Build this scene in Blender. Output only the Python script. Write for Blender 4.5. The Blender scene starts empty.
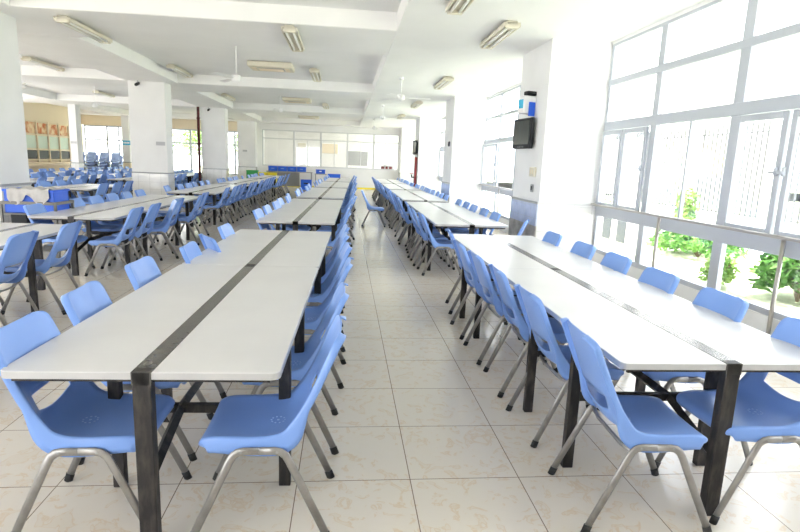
import bpy, bmesh, math, random
from mathutils import Vector, Matrix
random.seed(7)
PI = math.pi
C = bpy.context.scene.collection

# ------------------------------------------------------------------ materials
def mat(name, col, rough=.5, metal=0., spec=.5, coat=0., sss=0.):
    m = bpy.data.materials.new(name); m.use_nodes = True
    b = m.node_tree.nodes['Principled BSDF']
    b.inputs['Base Color'].default_value = (*col, 1)
    b.inputs['Roughness'].default_value = rough
    b.inputs['Metallic'].default_value = metal
    b.inputs['Specular IOR Level'].default_value = spec
    b.inputs['Coat Weight'].default_value = coat
    return m

def noisy(name, c1, c2, scale=8., rough=.5, metal=0., spec=.5, bump=0., lo=.35, hi=.65, detail=4, stretch=(1, 1, 1)):
    m = mat(name, c1, rough, metal, spec)
    nt = m.node_tree; b = nt.nodes['Principled BSDF']
    tc = nt.nodes.new('ShaderNodeTexCoord'); mp = nt.nodes.new('ShaderNodeMapping')
    mp.inputs['Scale'].default_value = stretch
    n = nt.nodes.new('ShaderNodeTexNoise'); n.inputs['Scale'].default_value = scale; n.inputs['Detail'].default_value = detail
    r = nt.nodes.new('ShaderNodeValToRGB')
    r.color_ramp.elements[0].position = lo; r.color_ramp.elements[0].color = (*c1, 1)
    r.color_ramp.elements[1].position = hi; r.color_ramp.elements[1].color = (*c2, 1)
    nt.links.new(tc.outputs['Object'], mp.inputs['Vector']); nt.links.new(mp.outputs['Vector'], n.inputs['Vector'])
    nt.links.new(n.outputs['Fac'], r.inputs['Fac']); nt.links.new(r.outputs['Color'], b.inputs['Base Color'])
    if bump:
        bp = nt.nodes.new('ShaderNodeBump'); bp.inputs['Strength'].default_value = bump; bp.inputs['Distance'].default_value = .01
        nt.links.new(n.outputs['Fac'], bp.inputs['Height']); nt.links.new(bp.outputs['Normal'], b.inputs['Normal'])
    return m

def glass_mat(name, tint=(1, 1, 1), refl=.06):
    m = bpy.data.materials.new(name); m.use_nodes = True
    nt = m.node_tree; nt.nodes.clear()
    o = nt.nodes.new('ShaderNodeOutputMaterial'); mx = nt.nodes.new('ShaderNodeMixShader')
    t = nt.nodes.new('ShaderNodeBsdfTransparent'); t.inputs[0].default_value = (*tint, 1)
    g = nt.nodes.new('ShaderNodeBsdfGlossy'); g.inputs['Roughness'].default_value = .03
    mx.inputs[0].default_value = refl
    nt.links.new(t.outputs[0], mx.inputs[1]); nt.links.new(g.outputs[0], mx.inputs[2]); nt.links.new(mx.outputs[0], o.inputs[0])
    return m

TILE, TX, TY = .57, .357, 2.527
def floor_mat():
    m = mat('floor_tile', (.7, .6, .5), .16, 0, .5)
    nt = m.node_tree; b = nt.nodes['Principled BSDF']; L = nt.links
    g = nt.nodes.new('ShaderNodeNewGeometry'); s = nt.nodes.new('ShaderNodeSeparateXYZ'); L.new(g.outputs['Position'], s.inputs[0])
    def M(op, a, bb=None):
        n = nt.nodes.new('ShaderNodeMath'); n.operation = op
        for i, v in enumerate((a, bb)):
            if v is None: continue
            if isinstance(v, (int, float)): n.inputs[i].default_value = v
            else: L.new(v, n.inputs[i])
        return n.outputs[0]
    def line(out, off):
        a = M('DIVIDE', M('SUBTRACT', out, off), TILE)
        f = M('ABSOLUTE', M('SUBTRACT', M('FRACT', a), .5))
        return M('GREATER_THAN', f, .5 - .0042), M('FLOOR', a)
    lx, ix = line(s.outputs['X'], TX); ly, iy = line(s.outputs['Y'], TY)
    grout = M('MAXIMUM', lx, ly)
    # vein pattern shifted per tile
    cmb = nt.nodes.new('ShaderNodeCombineXYZ')
    L.new(M('ADD', s.outputs['X'], M('MULTIPLY', ix, 3.7)), cmb.inputs[0]); L.new(M('ADD', s.outputs['Y'], M('MULTIPLY', iy, 5.3)), cmb.inputs[1]); L.new(M('MULTIPLY', M('ADD', ix, iy), 1.9), cmb.inputs[2])
    n = nt.nodes.new('ShaderNodeTexNoise'); n.inputs['Scale'].default_value = 9; n.inputs['Detail'].default_value = 6; n.inputs['Distortion'].default_value = 1.6
    L.new(cmb.outputs[0], n.inputs['Vector'])
    r = nt.nodes.new('ShaderNodeValToRGB'); e = r.color_ramp.elements
    e[0].position = .40; e[0].color = (.70, .65, .575, 1); e[1].position = .63; e[1].color = (.69, .625, .535, 1)
    x = e.new(.56); x.color = (.70, .645, .565, 1); x = e.new(.595); x.color = (.66, .54, .40, 1)
    L.new(n.outputs['Fac'], r.inputs['Fac'])
    mx = nt.nodes.new('ShaderNodeMix'); mx.data_type = 'RGBA'
    L.new(grout, mx.inputs[0]); L.new(r.outputs['Color'], mx.inputs[6]); mx.inputs[7].default_value = (.22, .17, .13, 1)
    L.new(mx.outputs[2], b.inputs['Base Color'])
    bp = nt.nodes.new('ShaderNodeBump'); bp.inputs['Strength'].default_value = .25; bp.inputs['Distance'].default_value = .003; bp.invert = True
    L.new(grout, bp.inputs['Height']); L.new(bp.outputs['Normal'], b.inputs['Normal'])
    return m

MT = {}
MT['blue'] = mat('blue_plastic', (.20, .355, .78), .34, 0, .5)
MT['bluedot'] = mat('blue_plastic_mark', (.42, .60, .93), .4)
MT['steel'] = noisy('grey_steel_tube', (.30, .29, .28), (.36, .35, .34), 20, .38, .6)
MT['rubber'] = mat('black_rubber', (.015, .015, .015), .6)
MT['laminate'] = noisy('white_laminate', (.65, .65, .66), (.68, .68, .69), 3, .30, 0, .5)
MT['lamedge'] = mat('laminate_edge', (.50, .50, .51), .45)
MT['black'] = noisy('black_painted_steel', (.018, .017, .018), (.075, .062, .055), 26, .5, .2, .5, .3, .45, .75, 6, (1, 1, .35))
MT['strip'] = noisy('dark_channel', (.075, .072, .07), (.12, .115, .11), 14, .22, .2, .5, 0, .3, .7, 4)
MT['white'] = mat('white_paint', (.86, .86, .86), .7, 0, .2)
MT['ceil'] = noisy('ceiling_paint', (.84, .84, .835), (.87, .87, .865), 1.2, .85, 0, .1)
MT['wall'] = noisy('wall_paint', (.82, .82, .82), (.86, .86, .86), 1.5, .8, 0, .15)
MT['alu'] = mat('white_window_frame', (.47, .50, .56), .4, 0, .5)
MT['wframe'] = mat('pale_window_frame', (.66, .67, .69), .5); MT['cart'] = mat('grey_cart_steel', (.20, .195, .18), .5); MT['rail'] = mat('handrail_steel', (.42, .40, .38), .35, .6)
MT['glass'] = glass_mat('window_glass')
MT['cream'] = mat('cream_plastic', (.72, .68, .56), .5)
MT['tube'] = mat('lamp_tube_glass', (.9, .9, .86), .3)
MT['dark'] = mat('dark_plastic', (.018, .02, .024), .5, 0, .3)
MT['screen'] = mat('tv_screen', (.035, .045, .045), .2)
MT['grey'] = mat('grey_plastic', (.35, .36, .37), .5)
MT['deepblue'] = mat('deep_blue_plastic', (.02, .13, .75), .4)
MT['green'] = mat('green_plastic', (.05, .38, .10), .5)
MT['yellow'] = mat('yellow_plastic', (.85, .72, .05), .5)
MT['red'] = mat('red_paint', (.26, .025, .03), .5); MT['maroon'] = mat('maroon_paint', (.085, .012, .014), .6); MT['plaque'] = mat('plaque_grey', (.50, .50, .52), .5)
MT['cloth'] = noisy('white_cotton_cloth', (.50, .49, .48), (.58, .57, .56), 12, .95, 0, .1)
MT['beige'] = mat('beige_paint', (.80, .70, .54), .7)
MT['floor'] = floor_mat(); MT['pband'] = mat('grey_band_lit', (.6, .6, .6), .6); MT['exit'] = mat('turquoise_sign', (.03, .45, .72), .4)
MT['lawn'] = noisy('lawn_grass', (.48, .54, .34), (.64, .68, .50), 6, .9, 0, .1)
MT['paving'] = noisy('pale_paving', (.62, .60, .56), (.72, .70, .66), 2, .9, 0, .1)
MT['leaf'] = noisy('leaf_green', (.035, .13, .025), (.16, .34, .07), 3, .55, 0, .3, 0, .35, .65)
MT['leaf2'] = noisy('leaf_light_green', (.14, .30, .05), (.38, .52, .16), 3, .55, 0, .3, 0, .35, .65)
MT['bark'] = noisy('bark_brown', (.16, .11, .07), (.25, .18, .12), 9, .9)
MT['iron'] = mat('grey_iron', (.085, .09, .10), .8, 0)
MT['stucco'] = noisy('pale_stucco', (.74, .70, .66), (.8, .77, .73), 2, .9)
MT['bwin'] = mat('facade_window', (.07, .08, .09), .6)

def tiled_wall(name, c1, c2, w=.3, h=.2):
    m = noisy(name, c1, c2, 5, .12, 0, .6)
    nt = m.node_tree; b = nt.nodes['Principled BSDF']; L = nt.links
    src = b.inputs['Base Color'].links[0].from_socket
    g = nt.nodes.new('ShaderNodeNewGeometry'); s = nt.nodes.new('ShaderNodeSeparateXYZ'); L.new(g.outputs['Position'], s.inputs[0])
    def M(op, a, bb):
        n = nt.nodes.new('ShaderNodeMath'); n.operation = op
        for i, v in enumerate((a, bb)):
            if isinstance(v, (int, float)): n.inputs[i].default_value = v
            else: L.new(v, n.inputs[i])
        return n.outputs[0]
    def ln(o, d): return M('GREATER_THAN', M('ABSOLUTE', M('SUBTRACT', M('FRACT', M('DIVIDE', o, d), 0), .5), 0), .492)
    f = M('MAXIMUM', ln(s.outputs['Z'], h), ln(M('ADD', s.outputs['X'], s.outputs['Y']), w))
    mx = nt.nodes.new('ShaderNodeMix'); mx.data_type = 'RGBA'
    L.new(f, mx.inputs[0]); L.new(src, mx.inputs[6]); mx.inputs[7].default_value = (.45, .45, .45, 1)
    L.new(mx.outputs[2], b.inputs['Base Color'])
    return m
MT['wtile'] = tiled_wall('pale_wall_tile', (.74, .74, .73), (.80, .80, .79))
MT['btile'] = tiled_wall('blue_grey_tile_reflection', (.42, .48, .66), (.56, .62, .80))
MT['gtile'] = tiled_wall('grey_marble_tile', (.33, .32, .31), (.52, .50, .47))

# ------------------------------------------------------------------ mesh helpers
class MB:
    def __init__(s): s.bm = bmesh.new(); s.mats = []
    def mi(s, m):
        if m not in s.mats: s.mats.append(m)
        return s.mats.index(m)
    def box(s, a, b, m, bev=0., seg=1, rot=None):
        cx = [(a[i] + b[i]) / 2 for i in range(3)]; sz = [abs(b[i] - a[i]) for i in range(3)]
        r = bmesh.ops.create_cube(s.bm, size=1)['verts']
        for v in r: v.co = Vector((v.co.x * sz[0], v.co.y * sz[1], v.co.z * sz[2]))
        if bev:
            es = list({e for v in r for e in v.link_edges})
            q = bmesh.ops.bevel(s.bm, geom=es, offset=min(bev, min(sz) * .45), segments=seg, affect='EDGES', profile=.5)
            r = list({v for f in q['faces'] for v in f.verts} | {v for v in r if v.is_valid})
        if rot is not None:
            for v in r: v.co = rot @ v.co
        k = s.mi(m)
        for v in r: v.co += Vector(cx)
        for f in {f for v in r for f in v.link_faces}: f.material_index = k
        return r
    def tube(s, pts, r, m, n=8, ry=None, up=(0, 1, 0), caps=True, smooth=True):
        """sweep of an ellipse (r along the binormal, ry along `up`)"""
        pts = [Vector(p) for p in pts]; k = s.mi(m); ry = ry or r; rings = []
        for i, p in enumerate(pts):
            if i == 0: t = pts[1] - p
            elif i == len(pts) - 1: t = p - pts[i - 1]
            else: t = (pts[i + 1] - p).normalized() + (p - pts[i - 1]).normalized()
            t.normalize(); u = Vector(up)
            if abs(t.dot(u)) > .97: u = Vector((1, 0, 0))
            bn = t.cross(u).normalized(); uu = bn.cross(t).normalized()
            rings.append([s.bm.verts.new(p + bn * (r * math.cos(2 * PI * j / n)) + uu * (ry * math.sin(2 * PI * j / n))) for j in range(n)])
        for a, b in zip(rings, rings[1:]):
            for j in range(n):
                f = s.bm.faces.new((a[j], a[(j + 1) % n], b[(j + 1) % n], b[j])); f.material_index = k; f.smooth = smooth
        if caps:
            for q in (rings[0][::-1], rings[-1]):
                f = s.bm.faces.new(q); f.material_index = k
    def cyl(s, p0, p1, r, m, n=12): s.tube([p0, p1], r, m, n)
    def sphere(s, c, r, m, sub=2, sc=(1, 1, 1)):
        q = bmesh.ops.create_icosphere(s.bm, subdivisions=sub, radius=r)['verts']; k = s.mi(m)
        for v in q: v.co = Vector((v.co.x * sc[0] + c[0], v.co.y * sc[1] + c[1], v.co.z * sc[2] + c[2]))
        for f in {f for v in q for f in v.link_faces}: f.material_index = k; f.smooth = True
    def quad(s, pts, m):
        f = s.bm.faces.new([s.bm.verts.new(p) for p in pts]); f.material_index = s.mi(m); return f
    def mesh(s, name):
        bmesh.ops.recalc_face_normals(s.bm, faces=s.bm.faces)
        me = bpy.data.meshes.new(name); s.bm.to_mesh(me); s.bm.free()
        for m in s.mats: me.materials.append(MT[m])
        return me
    def build(s, name, parent=None, loc=None, rz=0):
        o = bpy.data.objects.new(name, s.mesh(name)); C.objects.link(o)
        if parent: o.parent = parent
        if loc: o.location = loc
        o.rotation_euler.z = rz
        return o

def tag(o, label, cat, group=None):
    o['label'] = label; o['category'] = cat
    if group: o['group'] = group
    return o
def struct(o, label=None):
    o['kind'] = 'structure'
    if label: o['label'] = label
    return o
def empty(name, loc=(0, 0, 0), rz=0):
    o = bpy.data.objects.new(name, None); C.objects.link(o); o.location = loc; o.rotation_euler.z = rz; o.empty_display_size = .1
    return o
def copy_tree(o, parent=None):
    c = o.copy(); C.objects.link(c); c.parent = parent
    for ch in list(o.children): copy_tree(ch, c)
    return c
def kill(o):
    for ch in list(o.children): kill(ch)
    bpy.data.objects.remove(o)
ORD = ['first', 'second', 'third', 'fourth', 'fifth', 'sixth', 'seventh', 'eighth']

# ------------------------------------------------------------------ chair
def catmull(P, t):
    n = len(P) - 1; i = min(int(t * n), n - 1); u = t * n - i
    g = lambda k: P[max(0, min(n, k))]
    a, b, c, d = g(i - 1), g(i), g(i + 1), g(i + 2)
    return [.5 * (2 * b[k] + (c[k] - a[k]) * u + (2 * a[k] - 5 * b[k] + 4 * c[k] - d[k]) * u * u + (3 * b[k] - a[k] - 3 * c[k] + d[k]) * u ** 3) for k in range(len(b))]

# x, z, half width, side curl, for the one-piece shell from front lip to back top
PROF = [(.232, .398, .170, .000), (.246, .420, .190, .002), (.232, .442, .204, .006), (.190, .450, .212, .010), (.120, .446, .217, .016),
        (.040, .438, .220, .024), (-.040, .434, .220, .034), (-.105, .440, .219, .048), (-.150, .462, .216, .058), (-.180, .500, .213, .058),
        (-.201, .545, .210, .050), (-.218, .595, .208, .040), (-.239, .655, .206, .032), (-.263, .720, .204, .028), (-.288, .785, .202, .025),
        (-.305, .832, .199, .022), (-.314, .858, .190, .018), (-.319, .872, .170, .012), (-.321, .878, .140, .008), (-.322, .880, .110, .006)]
def shell_mesh(nv=46, nu=22, thick=.006):
    bm = bmesh.new()
    T = [i / nv for i in range(nv + 1)]
    def at(t, u):
        x, z, hw, c = catmull(PROF, max(0, min(1, t)))
        q = max(0, min(1, (t - .34) / .22)); D = .052 * (1 - q) + .030 * q
        if t < .12: D *= max(.25, t / .12)
        hw *= .955 + .045 * q
        x2, z2, _, _ = catmull(PROF, min(1, t + .004)); x1, z1, _, _ = catmull(PROF, max(0, t - .004))
        tx, tz = x2 - x1, z2 - z1; l = math.hypot(tx, tz) or 1; nx, nz = tz / l, -tx / l    # inward (towards the sitter)
        a = abs(u)
        if a > 1:   # rim folded back
            k = a - 1; cc = c - (D + c * (1 - q) * .9) * k / .024; y = hw + .007 * math.sin(min(1, k * 60) * PI / 2)
        else: cc = c * a ** 3; y = hw * a
        return Vector((x + nx * cc, math.copysign(y, u), z + nz * cc))
    # lateral samples, with two extra for the rim
    U = [-1.024, -1.016, -1.008, -1.003] + [-1 + 2 * j / nu for j in range(nu + 1)] + [1.003, 1.008, 1.016, 1.024]
    s0, s1, su = .523, .592, .62            # slot along the profile, half span
    def warp(t, u):
        if abs(u) < su + .15:
            k = max(0, 1 - (u / su) ** 2)
            d0 = math.exp(-((t - s0) / .03) ** 2); return t - .022 * k * d0
        return t
    i0 = min(range(len(T)), key=lambda i: abs(T[i] - s0)); i1 = min(range(len(T)), key=lambda i: abs(T[i] - s1))
    V = [[bm.verts.new(at(warp(t, u), u)) for u in U] for t in T]
    for i in range(nv):
        for j in range(len(U) - 1):
            um = (U[j] + U[j + 1]) / 2
            if i0 <= i < i1 and abs(um) < su: continue
            f = bm.faces.new((V[i][j], V[i][j + 1], V[i + 1][j + 1], V[i + 1][j])); f.smooth = True
    bmesh.ops.recalc_face_normals(bm, faces=bm.faces)
    me = bpy.data.meshes.new('tmp'); bm.to_mesh(me); bm.free()
    o = bpy.data.objects.new('tmp', me); C.objects.link(o)
    s = o.modifiers.new('s', 'SOLIDIFY'); s.thickness = thick; s.offset = 0
    dg = bpy.context.evaluated_depsgraph_get(); dg.update()
    m2 = bpy.data.meshes.new_from_object(o.evaluated_get(dg)); bpy.data.objects.remove(o)
    m2.name = 'chair_shell'; m2.materials.clear(); m2.materials.append(MT['blue'])
    for p in m2.polygons: p.use_smooth = True
    return m2
SHELL = shell_mesh()
SHELL_LO = shell_mesh(20, 8)

def leg_pts(sx, sy):
    y0, y1 = .226, .236
    P = [(0, y0, .412), (.062, y0, .412), (.086, y0, .407), (.106, y0 + .001, .392), (.121, y0 + .002, .366), (.276, y1, .028)]
    return [(x * sx, y * sy, z) for x, y, z in P]
def leg_mb(mb, sx, sy, n=10, foot=True):
    P = leg_pts(sx, sy)
    mb.tube(P, .0175, 'steel', n, ry=.009, up=(0, 1, 0))
    if n > 6:
        for x in (.072,): mb.cyl((x * sx, .234 * sy, .411), (x * sx, .2375 * sy, .411), .0050, 'grey', 8)
    if foot: foot_mb(mb, sx, sy, n)
def foot_mb(mb, sx, sy, n=10):
    mb.tube([(.270 * sx, .235 * sy, .040), (.284 * sx, .2370 * sy, .0005)], .020, 'rubber', n, ry=.0125, up=(0, 1, 0))
def brace_mb(mb, n=8):
    mb.tube([(.03, -.215, .408), (.03, .215, .408)], .010, 'steel', n, up=(0, 0, 1))
    mb.tube([(-.105, -.215, .392), (-.112, -.13, .378), (-.112, .13, .378), (-.105, .215, .392)], .010, 'steel', n, up=(0, 0, 1))

def make_marks():
    mb = MB()
    for i in range(10):   # ring of small air holes moulded in the seat
        a = 2 * PI * i / 10; x = -.05 + .030 * math.cos(a); y = .030 * math.sin(a)
        mb.cyl((x, y, .4365), (x, y, .4392), .0042, 'bluedot', 8)
    mb.cyl((-.05, 0, .4365), (-.05, 0, .4390), .006, 'bluedot', 8)
    return mb.mesh('seat_marks')
MARKS = make_marks()
LEGM = {(sx, sy): None for sx in (1, -1) for sy in (1, -1)}; LEGF = {}; FOOTM = {}
for k in LEGM:
    a = MB(); leg_mb(a, *k, foot=False); LEGM[k] = a.mesh('leg')
    a = MB(); leg_mb(a, *k, n=8); LEGF[k] = a.mesh('leg')
    a = MB(); foot_mb(a, *k); FOOTM[k] = a.mesh('rubber_foot')
a = MB(); brace_mb(a); BRACE = a.mesh('brace')
def farchair():
    bm = bmesh.new(); bm.from_mesh(SHELL_LO)
    mb = MB(); mb.mats = ['blue']; mb.bm.free(); mb.bm = bm
    for k in LEGM: leg_mb(mb, *k, n=6)
    return mb.mesh('dining_chair')
FAR = farchair()
MT['pale'] = mat('pale_blue_plastic', (.42, .54, .82), .45)
PALE = FAR.copy(); PALE.materials[0] = MT['pale']
def mobj(name, me, parent):
    o = bpy.data.objects.new(name, me); C.objects.link(o); o.parent = parent; return o
def proto_chair(level):
    if level == 2:
        o = bpy.data.objects.new('dining_chair', FAR); C.objects.link(o); return o
    t = empty('dining_chair')
    s = mobj('seat_shell', SHELL, t)
    if level == 0: mobj('seat_emblem', MARKS, s)
    for k in LEGM:
        l = mobj('leg', LEGM[k] if level == 0 else LEGF[k], t)
        if level == 0: mobj('rubber_foot', FOOTM[k], l)
    mobj('brace', BRACE, t)
    return t
PROTO = [proto_chair(i) for i in range(3)]
N_CHAIR = 0
def chair(x, y, face, label, group, level=None, z=0, tilt=0):
    """face = heading of the sitter in degrees, 0 is +x"""
    global N_CHAIR
    if level is None: level = 0 if y < 7.2 and x > -4.3 else (1 if y < 12.4 else 2)
    o = copy_tree(PROTO[level]); o.location = (x, y, z); o.rotation_euler = (0, math.radians(tilt), math.radians(face))
    tag(o, label, 'chair', group); N_CHAIR += 1
    return o

# ------------------------------------------------------------------ table
UL, HW, TZ = 2.2, .526, .76
def rounded_panel(mb, x0, x1, y0, y1, z0, z1, rx, m, me_):
    # outer corners rounded at side rx (+1: x1 side, -1: x0 side)
    R = .035; pts = []
    def arc(cx, cy, a0, a1):
        for i in range(5):
            a = math.radians(a0 + (a1 - a0) * i / 4); pts.append((cx + R * math.cos(a), cy + R * math.sin(a)))
    if rx > 0: pts += [(x0, y0)]; arc(x1 - R, y0 + R, -90, 0); arc(x1 - R, y1 - R, 0, 90); pts += [(x0, y1)]
    else: pts += [(x1, y1)]; arc(x0 + R, y1 - R, 90, 180); arc(x0 + R, y0 + R, 180, 270); pts += [(x1, y0)]
    b = .003
    cx = (x0 + x1) / 2; cy = (y0 + y1) / 2
    lo = [mb.bm.verts.new((x, y, z0)) for x, y in pts]; hi = [mb.bm.verts.new((x, y, z1 - b)) for x, y in pts]
    tp = [mb.bm.verts.new((x + (b if x < cx else -b), y + (b if y < cy else -b), z1)) for x, y in pts]
    n = len(pts); km = mb.mi(m); ke = mb.mi(me_)
    f = mb.bm.faces.new(tp); f.material_index = km
    f = mb.bm.faces.new(lo[::-1]); f.material_index = ke
    for i in range(n):
        j = (i + 1) % n
        for A, B, k in ((lo, hi, ke), (hi, tp, km)):
            f = mb.bm.faces.new((A[i], A[j], B[j], B[i])); f.material_index = k
LEGY = (.45, 1.12)
PAIR = {'L': (-.295, .49), 'R': (-.53, .235)}
def make_table(pair=(-.295, .49)):
    t = empty('dining_table')
    for s in (-1, 1):
        mb = MB(); x0, x1 = (.038, HW) if s > 0 else (-HW, -.038)
        rounded_panel(mb, x0, x1, .004, UL - .004, TZ - .030, TZ, s, 'laminate', 'lamedge'); mb.build('tabletop', t)
    mb = MB(); mb.box((-.037, .0, TZ - .05), (.037, UL, TZ + .001), 'strip'); mb.build('centre_strip', t)
    for y in (.0, UL - .05):
        mb = MB(); mb.box((-.035, y, .0), (.035, y + .05, TZ + .002 - .05 * 0), 'black', .003); mb.build('leg', t)
    for y in LEGY:
        for px in pair:
            mb = MB(); mb.box((px - .028, y - .02, 0), (px + .028, y + .02, TZ - .05), 'black', .003); mb.build('leg', t)
        mb = MB(); mb.box((pair[0] + .029, y - .018, .385), (pair[1] - .029, y + .018, .425), 'black', .002); mb.build('crossbar', t)
    mb = MB()   # steel frame under the top
    for s in (-1, 1): mb.box((s * (HW - .05) - .012, .05, TZ - .05), (s * (HW - .05) + .012, UL - .04, TZ - .0305), 'black')
    for y in (.03,) + LEGY + (UL - .05,): mb.box((-HW + .04, y - .008, TZ - .046), (HW - .04, y + .016, TZ - .0308), 'black')
    mb.build('under_frame', t)
    mb = MB()   # centre beam dropping to the end legs
    mb.tube([(0, .045, .29), (0, LEGY[0], .405), (0, LEGY[1], .405), (0, UL - .045, .29)], .028, 'black', 4, ry=.024, up=(1, 0, 0), smooth=False)
    mb.build('centre_beam', t)
    return t
PTABLE = make_table(); PTABLE_R = make_table(PAIR['R'])
def far_table():
    mb = MB()
    for s in (-1, 1):
        x0, x1 = (.038, HW) if s > 0 else (-HW, -.038)
        rounded_panel(mb, x0, x1, .004, UL - .004, TZ - .030, TZ, s, 'laminate', 'lamedge')
        for y in LEGY: mb.box((s * .40 - .028, y - .02, 0), (s * .40 + .028, y + .02, TZ - .05), 'black')
        mb.box((s * (HW - .05) - .012, .05, TZ - .05), (s * (HW - .05) + .012, UL - .04, TZ - .0305), 'black')
    mb.box((-.037, 0, TZ - .05), (.037, UL, TZ + .001), 'strip')
    for y in (0, UL - .05): mb.box((-.038, y, 0), (.038, y + .05, TZ + .002), 'black')
    for y in LEGY: mb.box((-.372, y - .018, .385), (.372, y + .018, .425), 'black')
    for y in (.03,) + LEGY + (UL - .05,): mb.box((-HW + .04, y - .008, TZ - .046), (HW - .04, y + .016, TZ - .0308), 'black')
    o = mb.build('dining_table'); return o
PFAR = far_table()
def table(x, y, label, group, slant=0):
    o = copy_tree((PTABLE_R if x > 1 else PTABLE) if y < 12 and x > -5 else PFAR); o.location = (x, y, 0); o.rotation_euler.z = -slant
    tag(o, label, 'table', group); return o

# rows: name, x(y), groups
ROWS = {
 'R': dict(x=1.752, sl=.0088, y0=2.17, nm='row beside the windows', short='window row'),
 'L': dict(x=-.77, sl=.0200, y0=2.04, nm='row across the aisle from the window row', short='row across the aisle'),
 'A': dict(x=-3.46, sl=.004, y0=2.2, nm='third row in from the windows', short='third row'),
 'B': dict(x=-6.1, sl=0, y0=12.6, nm='row ending at the square pillar', short='row behind the pillar'),
 'D': dict(x=-8.3, sl=0, y0=14.4, nm='fifth row in from the windows', short='fifth row'),
 'F': dict(x=-10.35, sl=0, y0=15.2, nm='row nearest the serving hatches', short='serving hatch row')}
GROUPS = {'R': [2.17, 7.60, 12.58, 17.45, 22.4], 'L': [2.07, 7.41, 12.35, 17.25, 22.2], 'A': [2.1, 7.25, 12.6, 17.5, 22.5]}
def yc(base, gi): return base + gi
# explicit chairs for the nearest stretch: (row, group, side, y, dx, extra heading)
NEAR = {
 ('L', 0, 'W'): [(2.32, 0, 0), (3.02, 0, 1), (3.92, .02, -2), (4.66, 0, 2), (5.38, -.03, 0), (6.05, -.04, 3)],
 ('L', 0, 'E'): [(2.335, .02, 0), (2.97, .06, 2), (3.76, .07, -1), (4.52, -.03, 2), (5.16, .0, 30), (5.85, 0, -2)],
 ('R', 0, 'W'): [(2.30, .0, -3), (3.07, 0, 1), (3.74, 0, -2), (4.38, .02, 1), (5.02, .03, 0), (5.84, -.04, -6)],
 ('R', 0, 'E'): [(2.36, 0, 1), (3.06, 0, -1), (3.74, 0, 0), (4.46, .03, 0), (5.12, .02, 1), (5.92, 0, 0)],
 ('A', 0, 'W'): [(4.15, 0, 0), (4.92, 0, 0), (5.70, .02, 2)],
 ('A', 0, 'E'): [(5.5, 0, 0)],
 ('A', 1, 'W'): [(7.48, 0, 0), (8.18, 0, 1), (8.72, .10, 24), (9.32, 0, -3), (10.18, .12, 4), (11.0, .0, 0)],
 ('A', 1, 'E'): [(7.50, 0, 0), (8.62, 0, 2), (9.22, 0, -2), (9.86, 0, 0), (10.5, 0, 3), (11.15, 0, 0)],
 ('R', 1, 'E'): [(7.42, .15, -24), (8.42, 0, 0), (9.15, 0, 0), (9.9, -.02, 0), (10.65, 0, 0), (11.4, .0, 0)],
}
def seats(rk, gi, side, gy):
    if (rk, gi, side) in NEAR: return NEAR[(rk, gi, side)]
    return [(gy + .33 + .735 * i + random.uniform(-.06, .06), random.uniform(-.05, .05), random.uniform(-5, 5)) for i in range(6)]
# side 'W' = the side away from the wall of windows for R etc. ; offset of chair centre from the table centre
OFF = {('R', 'aisle'): -.44, ('R', 'window'): .42, ('L', 'aisle'): .42, ('L', 'hall'): -.33}
def put_row(rk, groups, units=2, g0=0):
    r = ROWS[rk]
    for gi, gy in enumerate(groups):
        n = units if isinstance(units, int) else units[gi]
        gi += g0
        for u in range(n):
            y = gy + u * UL; x = r['x'] + r['sl'] * (y - r['y0'])
            part = '' if n == 1 else (' front half of' if u == 0 else ' rear half of')
            table(x, y, 'white topped black frame table,%s %s pair in the %s' % (part, ORD[gi], r['short']), 'white dining tables of the ' + r['short'], r['sl'])
        for side in ('W', 'E'):
            # W: chairs whose backs are towards the aisle / +x for L and A; for R the aisle side is -x
            plus = (side == 'E') if rk == 'R' else (side == 'W')
            if rk in ('R',): word = 'window side' if side == 'E' else 'aisle side'
            else: word = 'window side' if side == 'W' else 'far side'
            S = seats(rk, gi, side, gy)
            if n == 1: S = S[:3]
            for i, (y, dx, dr) in enumerate(S):
                cx = r['x'] + r['sl'] * (y - r['y0'])
                if rk == 'R': off = .25 if plus else (-.37 if gi == 0 else -.43)
                elif rk == 'L': off = .435 if plus else -.252
                else: off = .42 if plus else -.255
                s = 1 if plus else -1
                lab = 'blue chair, %s, %s seat of %s table pair in the %s' % (word, ORD[i], ORD[gi], r['short'])
                chair(cx + off + s * dx * (1 if True else 0), y, (180 if plus else 0) + dr, lab, 'blue chairs of the ' + r['short'])
put_row('R', GROUPS['R']); put_row('L', GROUPS['L']); put_row('A', GROUPS['A'])
put_row('B', [12.6], [1]); ROWS['B']['x'] = -6.72; ROWS['D']['sl'] = 0; put_row('B', [17.6, 22.6], [2, 2], 1); put_row('D', [14.4, 19.3, 24.2], [2, 2, 2]); put_row('F', [15.2, 20.1, 25.0], [2, 2, 2])
chair(.72, 13.75, -4, 'blue plastic chair pulled out alone into the aisle', 'blue chairs standing in the aisle', 1)
chair(.1, 27.6, 185, 'blue plastic chair standing alone in the aisle before the end wall', None, 2)

# stacked chairs by the hall end wall
k = 0
for i, (sx, sy) in enumerate([(-12.9, 28.3), (-12.35, 28.4), (-11.8, 28.4), (-11.25, 28.5)]):
    for j in range(6):
        o = chair(sx + .03 * (-1) ** j, sy, 270 + 4 * (-1) ** (i + j), 'pale blue chair, %s up in the %s stack from the serving hatches' % (ORD[j], ORD[i]), 'stacked blue chairs', 2, z=.13 * j); o.data = PALE
for p in PROTO: kill(p)
kill(PTABLE); kill(PTABLE_R); kill(PFAR)

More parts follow.
